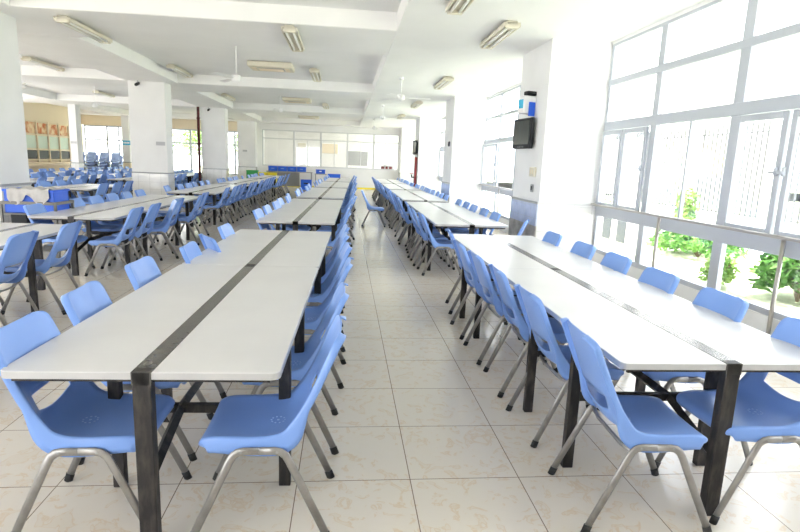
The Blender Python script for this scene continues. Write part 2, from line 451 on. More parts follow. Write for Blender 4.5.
# ------------------------------------------------------------------ room shell
XW, XL, YB, YN = 4.0, -14.3, 32.0, -3.0
ZS, ZB, ZA = 3.72, 3.47, 3.50     # slab, beam underside, ceiling over the window side
mb = MB(); mb.box((XL - .2, YN, -.15), (XW + .15, YB + 5, 0), 'floor'); struct(mb.build('floor'), 'pale cream glossy tiled floor')
mb = MB()
mb.box((XL - .2, YN, ZS), (XW + .3, YB + 5, ZS + .2), 'ceil')
mb.box((1.80, YN, ZA), (XW + .1, YB, ZS), 'ceil')
struct(mb.build('ceiling'), 'white painted ceiling slab')
def beam(a, b, lab):
    mb = MB(); mb.box(a, b, 'ceil', .01); struct(mb.build('ceiling_beam'), lab)
for i, y in enumerate((.9, 8.42, 15.95, 23.4, 30.9)):
    beam((XL, y, ZB), (.70, y + (1.9 if i < 4 else 1.05), ZS + .05), 'white transverse ceiling beam over the %s line of pillars' % ORD[i])
for i, y in enumerate((-2.6, 2.8, 10.32, 17.85, 25.3)):
    y1 = (.9, 8.42, 15.95, 23.4, 30.9)[i]
    beam((-5.9, y, ZB - .003), (-4.57, y1, ZS + .05), 'white lengthwise ceiling beam over the hall pillars, %s span' % ORD[i])
    beam((-12.3, y, ZB - .003), (-11.3, y1, ZS + .05), 'white lengthwise ceiling beam near the serving hatches, %s span' % ORD[i])
beam((.69, YN, ZB - .01), (1.81, YB, ZS + .05), 'wide white dropped ceiling strip along the aisle')

def pillar(x0, x1, y0, y1, zt, lower, band, lab):
    mb = MB(); mb.box((x0, y0, 1.06), (x1, y1, zt), 'wall', .006)
    o = struct(mb.build('pillar'), lab)
    mb = MB(); mb.box((x0 - .008, y0 - .008, 0), (x1 + .008, y1 + .008, 1.035), lower, .004); mb.build('tiled_base', o)
    mb = MB(); mb.box((x0 - .016, y0 - .016, 1.030), (x1 + .016, y1 + .016, 1.066), band, .003); mb.build('band', o)
for i, y in enumerate((.9, 8.4, 15.9, 23.4, 30.9)):
    if i == 0: continue
    xr = -4.9
    pillar(xr - .95, xr, y, y + (.75 if i == 1 else .55), ZB + .01, 'wtile', 'grey', 'white square pillar of the hall, %s from the camera' % ORD[i - 1])
    pillar(3.03 if i < 4 else 3.03, XW + .1, y, y + (1.4 if i < 4 else 1.1), ZA + .02, 'wtile', 'pband', 'white pillar between the window bays, %s from the camera' % ORD[i - 1])  # base and band coloured pale for the overexposed window-lit front
pillar(-11.66, -11.36, 25.0, 25.45, ZB + .01, 'wtile', 'grey', 'grey pillar before the serving hatches')
pillar(-11.8, -11.42, 30.9, 31.4, ZB + .01, 'beige', 'grey', 'tan pillar at the hall end windows')
# unlit aisle faces keep grey marble; blue-grey upper tiles have reflections painted in
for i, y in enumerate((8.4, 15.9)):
    mb = MB(); mb.box((3.004, y + .0, .68), (3.021, y + 1.4, 1.03), 'btile'); mb.box((3.004, y + .0, 0), (3.021, y + 1.4, .68), 'gtile'); mb.box((3.001, y, 1.025), (3.012, y + 1.4, 1.06), 'grey'); struct(mb.build('trim_%d' % (i + 1)), 'marble tile face with painted blue-grey reflections on the %s window pillar' % ORD[i])

# left wall with serving hatches
mb = MB(); mb.box((XL - .2, 24.0, 0), (XL, YB + .2, ZS), 'beige'); mb.box((XL - .2, YN, 0), (XL, 24.0, 1.0), 'wall'); mb.box((XL - .2, YN, 2.9), (XL, 24.0, ZS), 'wall'); struct(mb.build('wall_left'), 'cream hall side wall')
mb = MB(); mb.box((XL, YN - .2, 0), (-12.5, YN, ZS), 'wall'); mb.box((-3.0, YN - .2, 0), (XW + .15, YN, ZS), 'wall'); mb.box((-12.5, YN - .2, 3.0), (-3.0, YN, ZS), 'wall')  # unseen wall added to cut light from behind, opening left for sky fill
struct(mb.build('wall_front'), 'unseen white wall added behind the camera to cut back light, with wide opening')
# end wall: low wall, posts and glazing
def endwall():
    mb = MB()
    mb.box((-5.0, YB, 0), (XW, YB + .15, 1.14), 'wall'); mb.box((-5.0, YB, 3.14), (XW, YB + .15, ZS), 'wall')
    mb.box((3.0, YB, 1.14), (XW, YB + .15, 3.14), 'wall'); mb.box((-5.0, YB, 1.14), (-4.72, YB + .15, 3.14), 'wall')
    mb.box((XL, YB, 2.95), (-5.0, YB + .15, ZS), 'beige'); mb.box((XL, YB, 0), (-5.0, YB + .15, .55), 'wall')
    struct(mb.build('wall_back'), 'white end wall with glazed band')
endwall()
mb = MB(); mb.box((-4.9, YB - .03, 0), (3.03, YB, .09), 'yellow'); struct(mb.build('baseboard_back'), 'yellow skirting strip of end wall')

def window(n, axis, pos, u0, u1, z0, z1, us, zs, label, fr=.07, extra=None, depth=.06, mat_='alu', thin=()):
    """axis 'x': window in plane x=pos running along y; 'y': plane y=pos along x."""
    def P(u, d, z): return (pos + d, u, z) if axis == 'x' else (u, pos + d, z)
    mb = MB()
    def bar(ua, ub, za, zb, d=depth): mb.box(P(ua, -d / 2, za), P(ub, d / 2, zb), mat_, .004)
    bar(u0, u0 + fr, z0, z1); bar(u1 - fr, u1, z0, z1); bar(u0 + fr, u1 - fr, z0, z0 + fr, depth * 1.1); bar(u0 + fr, u1 - fr, z1 - fr, z1, depth * 1.1)
    for u, w in us: bar(u - w / 2, u + w / 2, z0, z1)
    for z, w in zs: bar(u0 + .002, u1 - .002, z - w / 2, z + w / 2, depth * 1.2)
    for (ua, ub, za, zb) in thin: bar(ua, ub, za, zb, depth * .7)
    o = struct(mb.build('window_%d' % n), label)
    U = [u0] + [u for u, w in us] + [u1]; Z = [z0] + [z for z, w in zs] + [z1]
    for a, b in zip(U, U[1:]):
        for c, d in zip(Z, Z[1:]):
            mb = MB(); mb.box(P(a + .01, -.003, c + .01), P(b - .01, .003, d - .01), 'glass'); mb.build('pane', o)
    return o
def casement(o, u0, u1, z0, z1, X, handle=0):
    z1 = 2.185; z0 = 1.045
    mb = MB(); f = .065
    for a, b, c, d in ((u0, u0 + f, z0, z1), (u1 - f, u1, z0, z1), (u0 + f, u1 - f, z0, z0 + f), (u0 + f, u1 - f, z1 - f, z1)):
        mb.box((X - .075, a, c), (X - .034, b, d), 'alu', .005)
    mb.build('sash', o)
    if handle:
        yy = u0 + .03 if handle < 0 else u1 - .03
        mb = MB(); mb.box((X - .105, yy - .012, 1.60), (X - .075, yy + .012, 1.68), 'alu', .003); mb.box((X - .12, yy - .012, 1.62), (X - .105, yy + .06, 1.645), 'alu', .003); mb.build('handle', o)
# first bay (nearest the camera) and the ones behind
w1 = window(1, 'x', XW, .8, 8.395, .30, 3.49, [(7.0, .13), (5.45, .15), (3.9, .15), (2.35, .15)], [(2.9, .09), (2.26, .13), (.96, .15)],
            'tall white framed window bay of the near right side', thin=[(6.20, 6.235, .96, 2.26), (2.9, 2.94, .96, 2.26)])
casement(w1, 7.72, 8.33, 1.04, 2.20, XW); casement(w1, 7.07, 7.70, 1.04, 2.20, XW, -1)
casement(w1, 4.70, 5.38, 1.04, 2.20, XW, -1); casement(w1, 3.97, 4.66, 1.04, 2.20, XW, 1); casement(w1, 2.42, 3.1, 1.04, 2.20, XW)
for n, (a, b, lab) in enumerate(((9.8, 15.95, 'white framed window bay beyond the television pillar'), (17.3, 23.45, 'white framed window bay beyond the second pillar'), (24.8, 30.95, 'white framed window bay nearest the end wall'))):
    L_ = b - a
    o = window(2 + n, 'x', XW, a, b, .30, 3.49, [(a + L_ * q, .10) for q in (.25, .5, .75)], [(2.9, .07), (2.26, .12), (.96, .14)], lab)
    casement(o, a + .08, a + L_ * .25 - .06, 1.04, 2.2, XW, 1); casement(o, a + L_ * .75 + .06, b - .08, 1.04, 2.2, XW, -1)
mb = MB()
mb.box((XW - .05, YN, 0), (XW + .12, YB, .31), 'wall'); mb.box((XW - .04, YN, 3.46), (XW + .12, YB, ZA + .3), 'wall')
mb.box((XW - .05, YN, 0), (XW + .12, .82, 3.6), 'wall')
struct(mb.build('wall_right'), 'white low wall under the windows')
window(5, 'y', YB + .07, -4.72, 3.0, 1.14, 3.14, [(-2.95, .10), (-1.45, .10), (.05, .10), (1.55, .10)], [(2.66, .06)], 'wide glazed band of the end wall', .06, mat_='wframe',
       thin=[(-2.2, -2.16, 1.14, 2.66), (-.7, -.66, 1.14, 2.66), (.8, .84, 1.14, 2.66), (2.2, 2.24, 1.14, 2.66)])
window(6, 'y', YB + .07, -14.2, -11.9, .55, 2.95, [(-13.0, .09), (-12.4, .07)], [(2.2, .08)], 'bright hall end window beside the tan pillar')
window(7, 'y', YB + .07, -11.4, -5.0, .55, 2.95, [(-9.9, .12), (-8.6, .10), (-7.2, .12), (-6.2, .10)], [(2.2, .08)], 'bright hall end windows seen between the pillars')

window(8, 'x', XL - .1, YN, 24.0, 1.0, 2.9, [(YN + 2.7 * q, .12) for q in range(1, 10)], [(2.3, .08)], 'unseen window band added in the hall side wall to brighten the hall')  # unseen glazing, added so more daylight reaches the hall
# room behind the end wall
mb = MB(); mb.box((-5.4, YB + 4.4, 0), (XW + .2, YB + 4.6, ZS), 'wall'); mb.box((-5.4, YB + .15, 0), (-5.2, YB + 4.5, ZS), 'wall'); struct(mb.build('wall_back_room'), 'white wall of the room behind the glazed band')
for i, (x, z, w, h, m, lab) in enumerate(((-2.85, 2.42, .5, .3, 'cream', 'small tan notice board seen through the end window'), (-1.05, 2.3, 1.0, .6, 'beige', 'brown notice board seen through the end window'),
                            (.75, 1.75, 1.3, .9, 'grey', 'grey shelf board seen through the end window'))):
    mb = MB(); mb.box((x - w / 2, YB + 4.34, z - h / 2), (x + w / 2, YB + 4.395, z + h / 2), m, .01)
    mb.box((x - w / 2 - .03, YB + 4.36, z - h / 2 - .03), (x + w / 2 + .03, YB + 4.395, z + h / 2 + .03), 'white', .01); tag(mb.build('notice_board'), lab, 'board')
mb = MB(); mb.box((2.0, YB + .2, 1.12), (2.75, YB + .22, 1.42), 'white')
for q in ((2.12, .1), (2.34, .07), (2.56, .09)): mb.box((q[0] - q[1], YB + .185, 1.20), (q[0] + q[1], YB + .2, 1.34), 'red', .02)
tag(mb.build('sign'), 'small white sign with red lettering behind the end window', 'sign')

# serving hatches on the left wall
S = empty('serving_counter', (XL, 27.8, 0)); tag(S, 'wooden framed serving hatch wall with food pictures and dark screens', 'serving counter')
y0, y1 = 25.4, 30.4; N = 5; cw = (y1 - y0) / N
MT['wood'] = mat('light_wood', (.74, .63, .45), .5)
def foodmat(i):
    m = noisy('food_poster_%d' % i, (.55, .16, .05), (.82, .66, .42), 2.6 + i * .3, .6, 0, .3, 0, .38, .6, 5); return m
for i in range(N): MT['food%d' % i] = foodmat(i)
MT['palegreen'] = mat('pale_green_board', (.55, .66, .56), .5)
def rel(a, b): return ((a[0] - XL, a[1] - 27.8, a[2]), (b[0] - XL, b[1] - 27.8, b[2]))
mb = MB()
for i in range(N + 1): mb.box(*rel((XL + .01, y0 + i * cw - .035, .95), (XL + .12, y0 + i * cw + .035, 2.84)), 'wood', .005)
for z in (.95, 1.08, 1.55, 2.22, 2.80): mb.box(*rel((XL + .01, y0, z - .04), (XL + .1, y1, z + .03)), 'wood', .005)
mb.build('frame', S)
mb = MB(); mb.box(*rel((XL + .01, y0 - .1, .80), (XL + .6, y1 + .1, .92)), 'wood', .01); mb.build('ledge', S)
for i in range(N):
    a, b = y0 + i * cw + .06, y0 + (i + 1) * cw - .06
    mb = MB(); mb.box(*rel((XL + .03, a, 2.27), (XL + .06, b, 2.76)), 'food%d' % i); mb.build('food_picture', S)
    mb = MB(); mb.box(*rel((XL + .03, a, 1.60), (XL + .06, b, 2.17)), 'white' if i == 0 else 'palegreen'); mb.build('menu_board', S)
    mb = MB(); mb.box(*rel((XL + .03, a, 1.12), (XL + .09, b, 1.51)), 'dark', .02); mb.build('screen', S)
# yellow banner and characters on the left wall past the hatches
mb = MB(); mb.box((XL, 30.55, 2.50), (XL + .03, 31.9, 2.62), 'yellow'); tag(mb.build('banner'), 'long yellow banner strip high on the cream wall', 'banner')
mb = MB()
for i in range(4):
    yy = 30.75 + .28 * i
    mb.box((XL + .01, yy, 2.22), (XL + .03, yy + .18, 2.26), 'yellow'); mb.box((XL + .01, yy + .07, 2.10), (XL + .03, yy + .11, 2.32), 'yellow'); mb.box((XL + .01, yy + .02, 2.10), (XL + .03, yy + .16, 2.13), 'yellow')
tag(mb.build('wall_lettering'), 'row of yellow characters under the yellow banner', 'lettering')

# ------------------------------------------------------------------ handrail along the windows
def rail(y0, y1, posts, lab):
    t = empty('handrail', (3.9, y0, 0)); tag(t, lab, 'handrail', None)
    mb = MB(); mb.box((-.03, 0, 1.045), (.03, y1 - y0, 1.075), 'rail', .008, 2); mb.build('top_rail', t)
    for y in posts:
        mb = MB(); mb.cyl((0, y - y0, 0), (0, y - y0, 1.05), .019, 'rail', 12); mb.cyl((0, y - y0, 0), (0, y - y0, .012), .04, 'rail', 12); mb.build('post', t)
rail(.8, 8.39, (6.48, 4.49, 2.5), 'grey steel handrail before the nearest window bay')
rail(9.81, 15.89, (11.5, 13.8), 'grey steel handrail in the bay beyond the television pillar')
rail(17.31, 23.39, (19.3, 21.3), 'grey steel handrail in the third window bay')

# ------------------------------------------------------------------ television set and fittings on pillars
def tv(x, y, z, w, h, rz, lab, dz=0):
    t = empty('television', (x, y, z), rz); tag(t, lab, 'television')
    mb = MB(); mb.box((-w / 2, 0, -h / 2), (w / 2, .06, h / 2), 'dark', .015, 2)
    bk = mb.box((-w * .40, .06, -h * .40), (w * .40, .10, h * .38), 'dark', .05, 2); mb.build('housing', t)
    mb = MB(); mb.box((-w * .43, -.006, -h * .36), (w * .42, .002, h * .42), 'screen', .004); mb.build('screen', t)
    mb = MB()
    for i in range(4): mb.cyl((-.09 + .06 * i, -.006, -h * .44), (-.09 + .06 * i, .0, -h * .44), .008, 'grey', 8)
    mb.build('buttons', t)
    return t
tv(2.885, 9.10, 2.14, .66, .49, math.radians(-82), 'black box television hung on the nearest window pillar')
t = empty('wall_bracket', (3.03, 9.10, 2.14)); tag(t, 'black bracket holding the nearest television to its pillar', 'bracket')
mb = MB(); mb.box((-.02, -.12, -.12), (0, .12, .12), 'dark', .004); mb.build('plate', t)
mb = MB(); mb.tube([(-.015, 0, .0), (-.07, 0, 0)], .022, 'dark', 8, up=(0, 0, 1)); mb.build('arm', t)
tv(2.90, 23.9, 2.25, .66, .60, math.radians(-84), 'small black television hung on the third window pillar')
# air purifier / insect lamp box above the television
t = empty('insect_lamp', (2.90, 9.0, 2.47), math.radians(-75)); tag(t, 'white box lamp glowing blue above the nearest television', 'lamp')
mb = MB(); mb.box((-.10, -.1, -.02), (.09, .14, .26), 'white', .02, 2); mb.build('housing', t)
mb = MB(); mb.box((-.08, -.106, .06), (.06, -.098, .20), 'exit', .003); mb.build('blue_window', t)
mb = MB(); mb.box((-.02, -.06, .262), (.11, .12, .33), 'dark', .02, 2); mb.build('cap', t)
mb = MB(); mb.box((.094, -.02, -.06), (.106, .10, .16), 'deepblue', .005); mb.build('side_panel', t)
mb = MB(); mb.box((2.985, 8.62, 1.45), (3.029, 8.86, 1.60), 'cream', .012, 2)
for q in (8.69, 8.78): mb.box((2.979, q - .02, 1.49), (2.986, q + .02, 1.56), 'beige', .004)
tag(mb.build('switch_box'), 'cream switch box under the nearest television', 'switch box')
mb = MB(); mb.box((3.012, 8.70, 1.20), (3.029, 8.82, 1.33), 'grey', .006); mb.box((3.006, 8.735, 1.23), (3.0125, 8.785, 1.30), 'dark', .004)
tag(mb.build('wall_socket'), 'small grey wall socket below the cream switch box', 'socket')
mb = MB(); mb.box((2.99, 16.3, 2.12), (3.029, 16.42, 2.26), 'dark', .01); tag(mb.build('wall_speaker'), 'tiny dark speaker on the second window pillar', 'speaker')
# fire pipe
t = empty('fire_pipe', (2.95, 23.55, 0)); tag(t, 'red fire pipe with a black wheel valve on the third window pillar', 'pipe')
mb = MB(); mb.cyl((0, 0, 0), (0, 0, 1.85), .055, 'red', 12); mb.build('pipe', t)
mb = MB(); mb.tube([(0, 0, 1.0), (-.16, -.05, 1.0), (-.18, -.05, 1.12)], .035, 'dark', 8, up=(0, 0, 1)); mb.cyl((-.18, -.05, 1.14), (-.18, -.05, 1.17), .08, 'red', 14); mb.build('valve', t)
mb = MB(); mb.cyl((-5.93, 23.32, 0), (-5.93, 23.32, ZB), .055, 'maroon', 12)
for z in (.8, 2.0, 3.0): mb.cyl((-5.93, 23.32, z), (-5.93, 23.32, z + .06), .07, 'maroon', 12)
tag(mb.build('drain_pipe'), 'dark red vertical pipe running up the edge of a hall pillar', 'pipe')
for i, (x, y, z, lab) in enumerate(((-5.0, 15.885, 1.85, 'small grey plaque on the second hall pillar'), (-5.4, 30.885, 1.9, 'small grey plaque on the pillar by the end wall'), (-11.45, 24.985, 1.9, 'small grey plaque on the pillar before the serving hatches'))):
    mb = MB(); mb.box((x - .18, y, z - .05), (x + .06, y + .012, z + .05), 'plaque', .003); tag(mb.build('plaque'), lab, 'plaque')
MT['exit_'] = mat('turquoise_sign', (.03, .55, .65), .4)
mb = MB(); mb.box((-11.75, 30.84, 1.95), (-11.38, 30.895, 2.18), 'exit', .01)
for q in (-11.71, -11.63, -11.55, -11.47): mb.box((q, 30.832, 2.02), (q + .06, 30.84, 2.11), 'white')
tag(mb.build('exit_sign'), 'turquoise lit sign on the tan pillar', 'sign')
for i, (x, y, lab) in enumerate(((-5.55, 15.75, 'small dark camera at the top of the second hall pillar'), (-5.5, 23.25, 'small dark camera at the top of the pillar with the red pipe'))):
    t = empty('security_camera', (x, y, 3.30)); tag(t, lab, 'camera')
    mb = MB(); mb.tube([(0, .10, .10), (0, -.10, .04)], .04, 'dark', 10, up=(1, 0, 0)); mb.build('body', t)
    mb = MB(); mb.cyl((0, .02, .08), (0, .02, .17), .012, 'grey', 8); mb.build('mount', t)

# ------------------------------------------------------------------ ceiling lights, fans, air units
def light_fixture(x, y, z, zc, lab, length=1.3):
    t = empty('ceiling_light', (x, y, z)); tag(t, lab, 'ceiling light', 'twin tube ceiling lights')
    mb = MB(); h = length / 2
    mb.box((-.07, -h, .02), (.07, h, .075), 'cream', .008); mb.box((-.11, -h, .0), (-.095, h, .05), 'cream'); mb.box((.095, -h, 0), (.11, h, .05), 'cream')
    mb.box((-.11, -h, .045), (.11, h, .055), 'cream'); mb.build('housing', t)
    for s in (-1, 1):
        mb = MB(); mb.cyl((s * .05, -h + .05, 0), (s * .05, h - .05, 0), .017, 'tube', 10); mb.build('tube', t)
    for s in (-1, 1): mb = MB(); mb.box((-.09, s * h - .03 * (1 + s), -.022), (.09, s * h + .03 * (1 - s), .04), 'cream', .006); mb.build('end_cap', t)
    if zc - z > .3:
        mb = MB()
        for s in (-1, 1): mb.cyl((0, s * h * .7, .07), (0, s * h * .7, zc - z), .006, 'grey', 6)
        mb.build('hanger', t)
W_ = lambda *a: light_fixture(*a)
W_(-4.05, 9.42, 3.38, ZB, 'twin tube light on the beam by the nearest hall pillar', 1.45)
W_(-.85, 9.15, 3.38, ZB, 'twin tube light on the beam above the row across the aisle', 1.45)
W_(-.80, 14.45, 3.62, ZS, 'twin tube light in the recess above the row across the aisle', 1.6)
W_(-4.22, 15.0, 3.62, ZS, 'twin tube light in the recess above the third row', 1.55)
W_(-7.5, 15.05, 3.62, ZS, 'twin tube light beyond the nearest hall pillar', 1.6)
W_(-4.22, 20.8, 3.62, ZS, 'twin tube light in the third recess above the third row', 1.4)
W_(2.16, 8.25, 3.42, ZA, 'twin tube light nearest the television pillar', 1.4)
W_(2.22, 13.2, 3.42, ZA, 'twin tube light above the window row past the television', 1.5)
W_(2.22, 18.2, 3.42, ZA, 'third twin tube light above the window row', 1.4)
W_(2.22, 23.2, 3.42, ZA, 'fourth twin tube light above the window row', 1.4)
W_(-.84, 22.4, 3.62, ZS, 'twin tube light far along above the row across the aisle', 1.4)
W_(-10.7, 19.0, 3.62, ZS, 'twin tube light above the fifth row', 1.4)
W_(-8.9, 21.9, 3.62, ZS, 'twin tube light deep in the hall', 1.4)
W_(1.25, 6.35, 3.37, ZB - .01, 'twin tube light on the dropped strip above the aisle', 1.1)

def air_unit(x, y, z, lab, s=1.):
    t = empty('air_unit', (x, y, z)); tag(t, lab, 'air unit', 'hanging cream air units')
    mb = MB(); mb.box((-.50 * s, -.36 * s, 0), (.50 * s, .36 * s, .12), 'cream', .03, 2); mb.build('casing', t)
    mb = MB(); mb.box((-.30 * s, -.18 * s, -.012), (.30 * s, .18 * s, .0), 'rail', .004)
    for i in range(7): mb.box((-.28 * s, (-.15 + .05 * i) * s - .008, -.018), (.28 * s, (-.15 + .05 * i) * s + .008, -.011), 'beige')
    mb.build('grille', t)
    mb = MB()
    for q in (-1, 1): mb.box((q * .37 * s - .05, -.2 * s, -.014), (q * .37 * s + .05, .2 * s, .0), 'beige', .004)
    mb.build('vent', t)
    mb = MB()
    for a in (-.3, .3):
        for b in (-.2, .2): mb.cyl((a * s, b * s, .11), (a * s, b * s, ZS - z), .008, 'grey', 6)
    mb.build('hanger', t)
air_unit(-1.76, 13.5, 3.59, 'cream air unit hung in the recess left of the nearest fan')
air_unit(-1.80, 20.8, 3.59, 'cream air unit hung in the recess beyond the second beam')
air_unit(-1.90, 28.6, 3.59, 'cream air unit hung in the farthest recess')
air_unit(-9.3, 18.6, 3.59, 'air unit hung beyond the hall pillars')

def fan(x, y, z, zc, a0, lab):
    t = empty('ceiling_fan', (x, y, z)); tag(t, lab, 'ceiling fan', 'white three blade ceiling fans')
    mb = MB(); mb.cyl((0, 0, .05), (0, 0, zc - z), .012, 'white', 8); mb.tube([(0, 0, zc - z - .07), (0, 0, zc - z)], .05, 'white', 12); mb.build('rod', t)
    mb = MB(); mb.tube([(0, 0, -.05), (0, 0, -.02), (0, 0, .03), (0, 0, .06)], .085, 'white', 16); mb.sphere((0, 0, -.04), .07, 'white', 2, (1, 1, .5)); mb.build('motor', t)
    for i in range(3):
        a = math.radians(a0 + 120 * i); R = Matrix.Rotation(a, 3, 'Z') @ Matrix.Rotation(math.radians(10), 3, 'X')
        mb = MB(); r = mb.box((.08, -.015, -.004), (.2, .015, .004), 'white'); q = mb.box((.18, -.06, -.003), (.68, .06, .003), 'white', .002)
        for v in mb.bm.verts: v.co = R @ v.co
        mb.build('blade', t)
fan(-2.14, 11.3, 3.06, ZS, 5, 'white ceiling fan above the gap between second and third rows')
fan(1.19, 12.7, 3.02, ZB, 0, 'white ceiling fan on the aisle strip')
fan(1.19, 19.0, 3.05, ZB, 30, 'second white ceiling fan along the aisle strip')
fan(1.19, 25.0, 3.05, ZB, 50, 'farthest white ceiling fan on the aisle strip')
fan(-2.1, 18.1, 3.05, ZS, 20, 'white ceiling fan beyond the second beam')
fan(-8.1, 19.2, 3.02, ZS, 25, 'white ceiling fan before the serving hatches')
fan(-7.6, 14.2, 3.02, ZS, 70, 'white ceiling fan behind the nearest hall pillar')

# ------------------------------------------------------------------ trolley with blue crate and white cloth near first pillar
def crate(mb, x0, x1, y0, y1, z0, z1, m, th=.015):
    """open box with flared rim"""
    mb.box((x0, y0, z0), (x1, y1, z0 + th), m)
    for a, b in (((x0, y0), (x1, y0 + th)), ((x0, y1 - th), (x1, y1)), ((x0, y0), (x0 + th, y1)), ((x1 - th, y0), (x1, y1))):
        mb.box((a[0], a[1], z0), (b[0], b[1], z1), m)
    e = .015
    for a, b in (((x0 - e, y0 - e), (x1 + e, y0 + th)), ((x0 - e, y1 - th), (x1 + e, y1 + e)), ((x0 - e, y0), (x0 + th, y1)), ((x1 - th, y0), (x1 + e, y1))):
        mb.box((a[0], a[1], z1 - .03), (b[0], b[1], z1), m, .004)
TX0, TX1, TYa, TYb = -4.57, -3.94, 7.88, 8.30
t = empty('trolley', ((TX0 + TX1) / 2, (TYa + TYb) / 2, 0)); tag(t, 'grey metal trolley frame beside the nearest hall pillar', 'trolley')
hx, hy = (TX1 - TX0) / 2 + .03, (TYb - TYa) / 2 + .03
mb = MB()
for s in (-1, 1): mb.box((-hx - .02, s * hy - .015, .84), (hx + .02, s * hy + .015, .88), 'cart', .004); mb.box((s * hx - .015, -hy, .84), (s * hx + .015, hy, .88), 'cart', .004)
mb.build('top_frame', t)
for sx in (-1, 1):
    for sy in (-1, 1): mb = MB(); mb.box((sx * hx - .016, sy * hy - .016, 0), (sx * hx + .016, sy * hy + .016, .84), 'cart', .003); mb.build('leg', t)
for z in (.2, .70): mb = MB(); mb.box((-hx, -hy, z), (hx, hy, z + .02), 'cart', .003); mb.build('shelf', t)
mb = MB(); crate(mb, TX0, TX1, TYa, TYb, .722, 1.04, 'deepblue'); tag(mb.build('crate'), 'deep blue plastic crate standing in the grey trolley', 'crate')
mb = MB(); mb.box((TX0 + .03, TYa + .05, .55), (TX0 + .24, TYb - .1, .698), 'dark', .01); mb.box((TX0 + .02, TYa + .04, .222), (TX0 + .25, TYb - .09, .55), 'grey', .01)
tag(mb.build('equipment_box'), 'dark topped grey box on the trolley shelf under the crate', 'box')
def cloth():
    mb = MB(); nx, ns = 28, 22; V = []
    for i in range(nx + 1):
        u = i / nx; x = TX0 + .06 + u * (TX1 - TX0 - .10)
        drop = .10 + .09 * abs(math.sin(u * PI * 1.9 + .3)) + .03 * math.sin(u * 9)
        row = []
        for j in range(ns + 1):
            v = j / ns
            # from back over the rim, sagging, then down the front
            if v < .6:
                q = v / .6; y = TYb + .02 - q * (TYb - TYa + .05); z = 1.055 + .012 * math.sin(u * 22 + q * 5) - .03 * math.sin(q * PI)
            else:
                q = (v - .6) / .4; y = TYa - .03 - .012 * math.sin(u * 30) * q - .01; z = 1.055 - q * drop - .004
            row.append(mb.bm.verts.new((x, y, z)))
        V.append(row)
    k = mb.mi('cloth')
    for i in range(nx):
        for j in range(ns):
            f = mb.bm.faces.new((V[i][j], V[i + 1][j], V[i + 1][j + 1], V[i][j + 1])); f.smooth = True; f.material_index = k
    return mb.build('cloth')
tag(cloth(), 'white cloth draped over the deep blue crate', 'cloth')

# ------------------------------------------------------------------ crates and stand at the end wall
t = empty('steel_stand', (-3.1, 30.2, 0)); tag(t, 'grey steel stand under the row of blue crates', 'stand')
mb = MB(); mb.box((-1.1, -.3, .86), (1.3, .3, .90), 'grey', .005); mb.build('top', t)
for sx in (-1.05, 1.25):
    for sy in (-.26, .26): mb = MB(); mb.box((sx - .02, sy - .02, 0), (sx + .02, sy + .02, .86), 'grey'); mb.build('leg', t)
mb = MB(); mb.box((-1.05, .2, .1), (.6, .24, .84), 'grey'); mb.build('back_panel', t)
for i, x in enumerate((-4.1, -3.6, -3.1, -2.6)):
    mb = MB(); crate(mb, x, x + .46, 30.0, 30.4, .901, 1.16, 'deepblue'); mb.box((x + .15, 29.985, 1.02), (x + .31, 30.0, 1.06), 'blue')
    tag(mb.build('crate'), 'blue plastic crate, %s on the steel stand from the green bin' % ORD[i], 'crate', 'blue crates on the steel stand')
t = empty('small_stand', (-1.35, 30.2, 0)); tag(t, 'small grey stand beside the row of blue crates', 'stand')
mb = MB(); mb.box((-.32, -.25, .80), (.32, .25, .84), 'grey', .004); mb.build('top', t)
for sx in (-.28, .28):
    for sy in (-.2, .2): mb = MB(); mb.box((sx - .018, sy - .018, 0), (sx + .018, sy + .018, .80), 'grey'); mb.build('leg', t)
mb = MB(); crate(mb, -1.6, -1.12, 30.0, 30.4, .841, 1.06, 'deepblue'); mb.box((-1.42, 29.985, .94), (-1.30, 30.0, .99), 'white')
tag(mb.build('crate'), 'blue plastic crate alone on the small stand', 'crate')
mb = MB(); crate(mb, -.95, -.3, 29.4, 29.8, .0, .86, 'deepblue'); tag(mb.build('storage_bin'), 'tall blue bin standing behind the last table', 'bin')
mb = MB(); crate(mb, -2.35, -1.8, 29.35, 29.75, .0, .52, 'deepblue'); mb.box((-2.2, 29.33, .30), (-1.95, 29.35, .36), 'dark'); tag(mb.build('storage_bin'), 'low blue bin on the floor before the steel stand', 'bin')
mb = MB(); crate(mb, -5.05, -4.5, 28.9, 29.3, .0, .92, 'green'); tag(mb.build('storage_bin'), 'green plastic bin next to the yellow crates', 'bin')
for i, x in enumerate((-4.45, -3.98)):
    mb = MB(); crate(mb, x, x + .43, 28.9, 29.25, .0, .84, 'yellow'); tag(mb.build('storage_bin'), 'yellow plastic bin, %s one from the green bin' % ORD[i], 'bin', 'yellow bins')

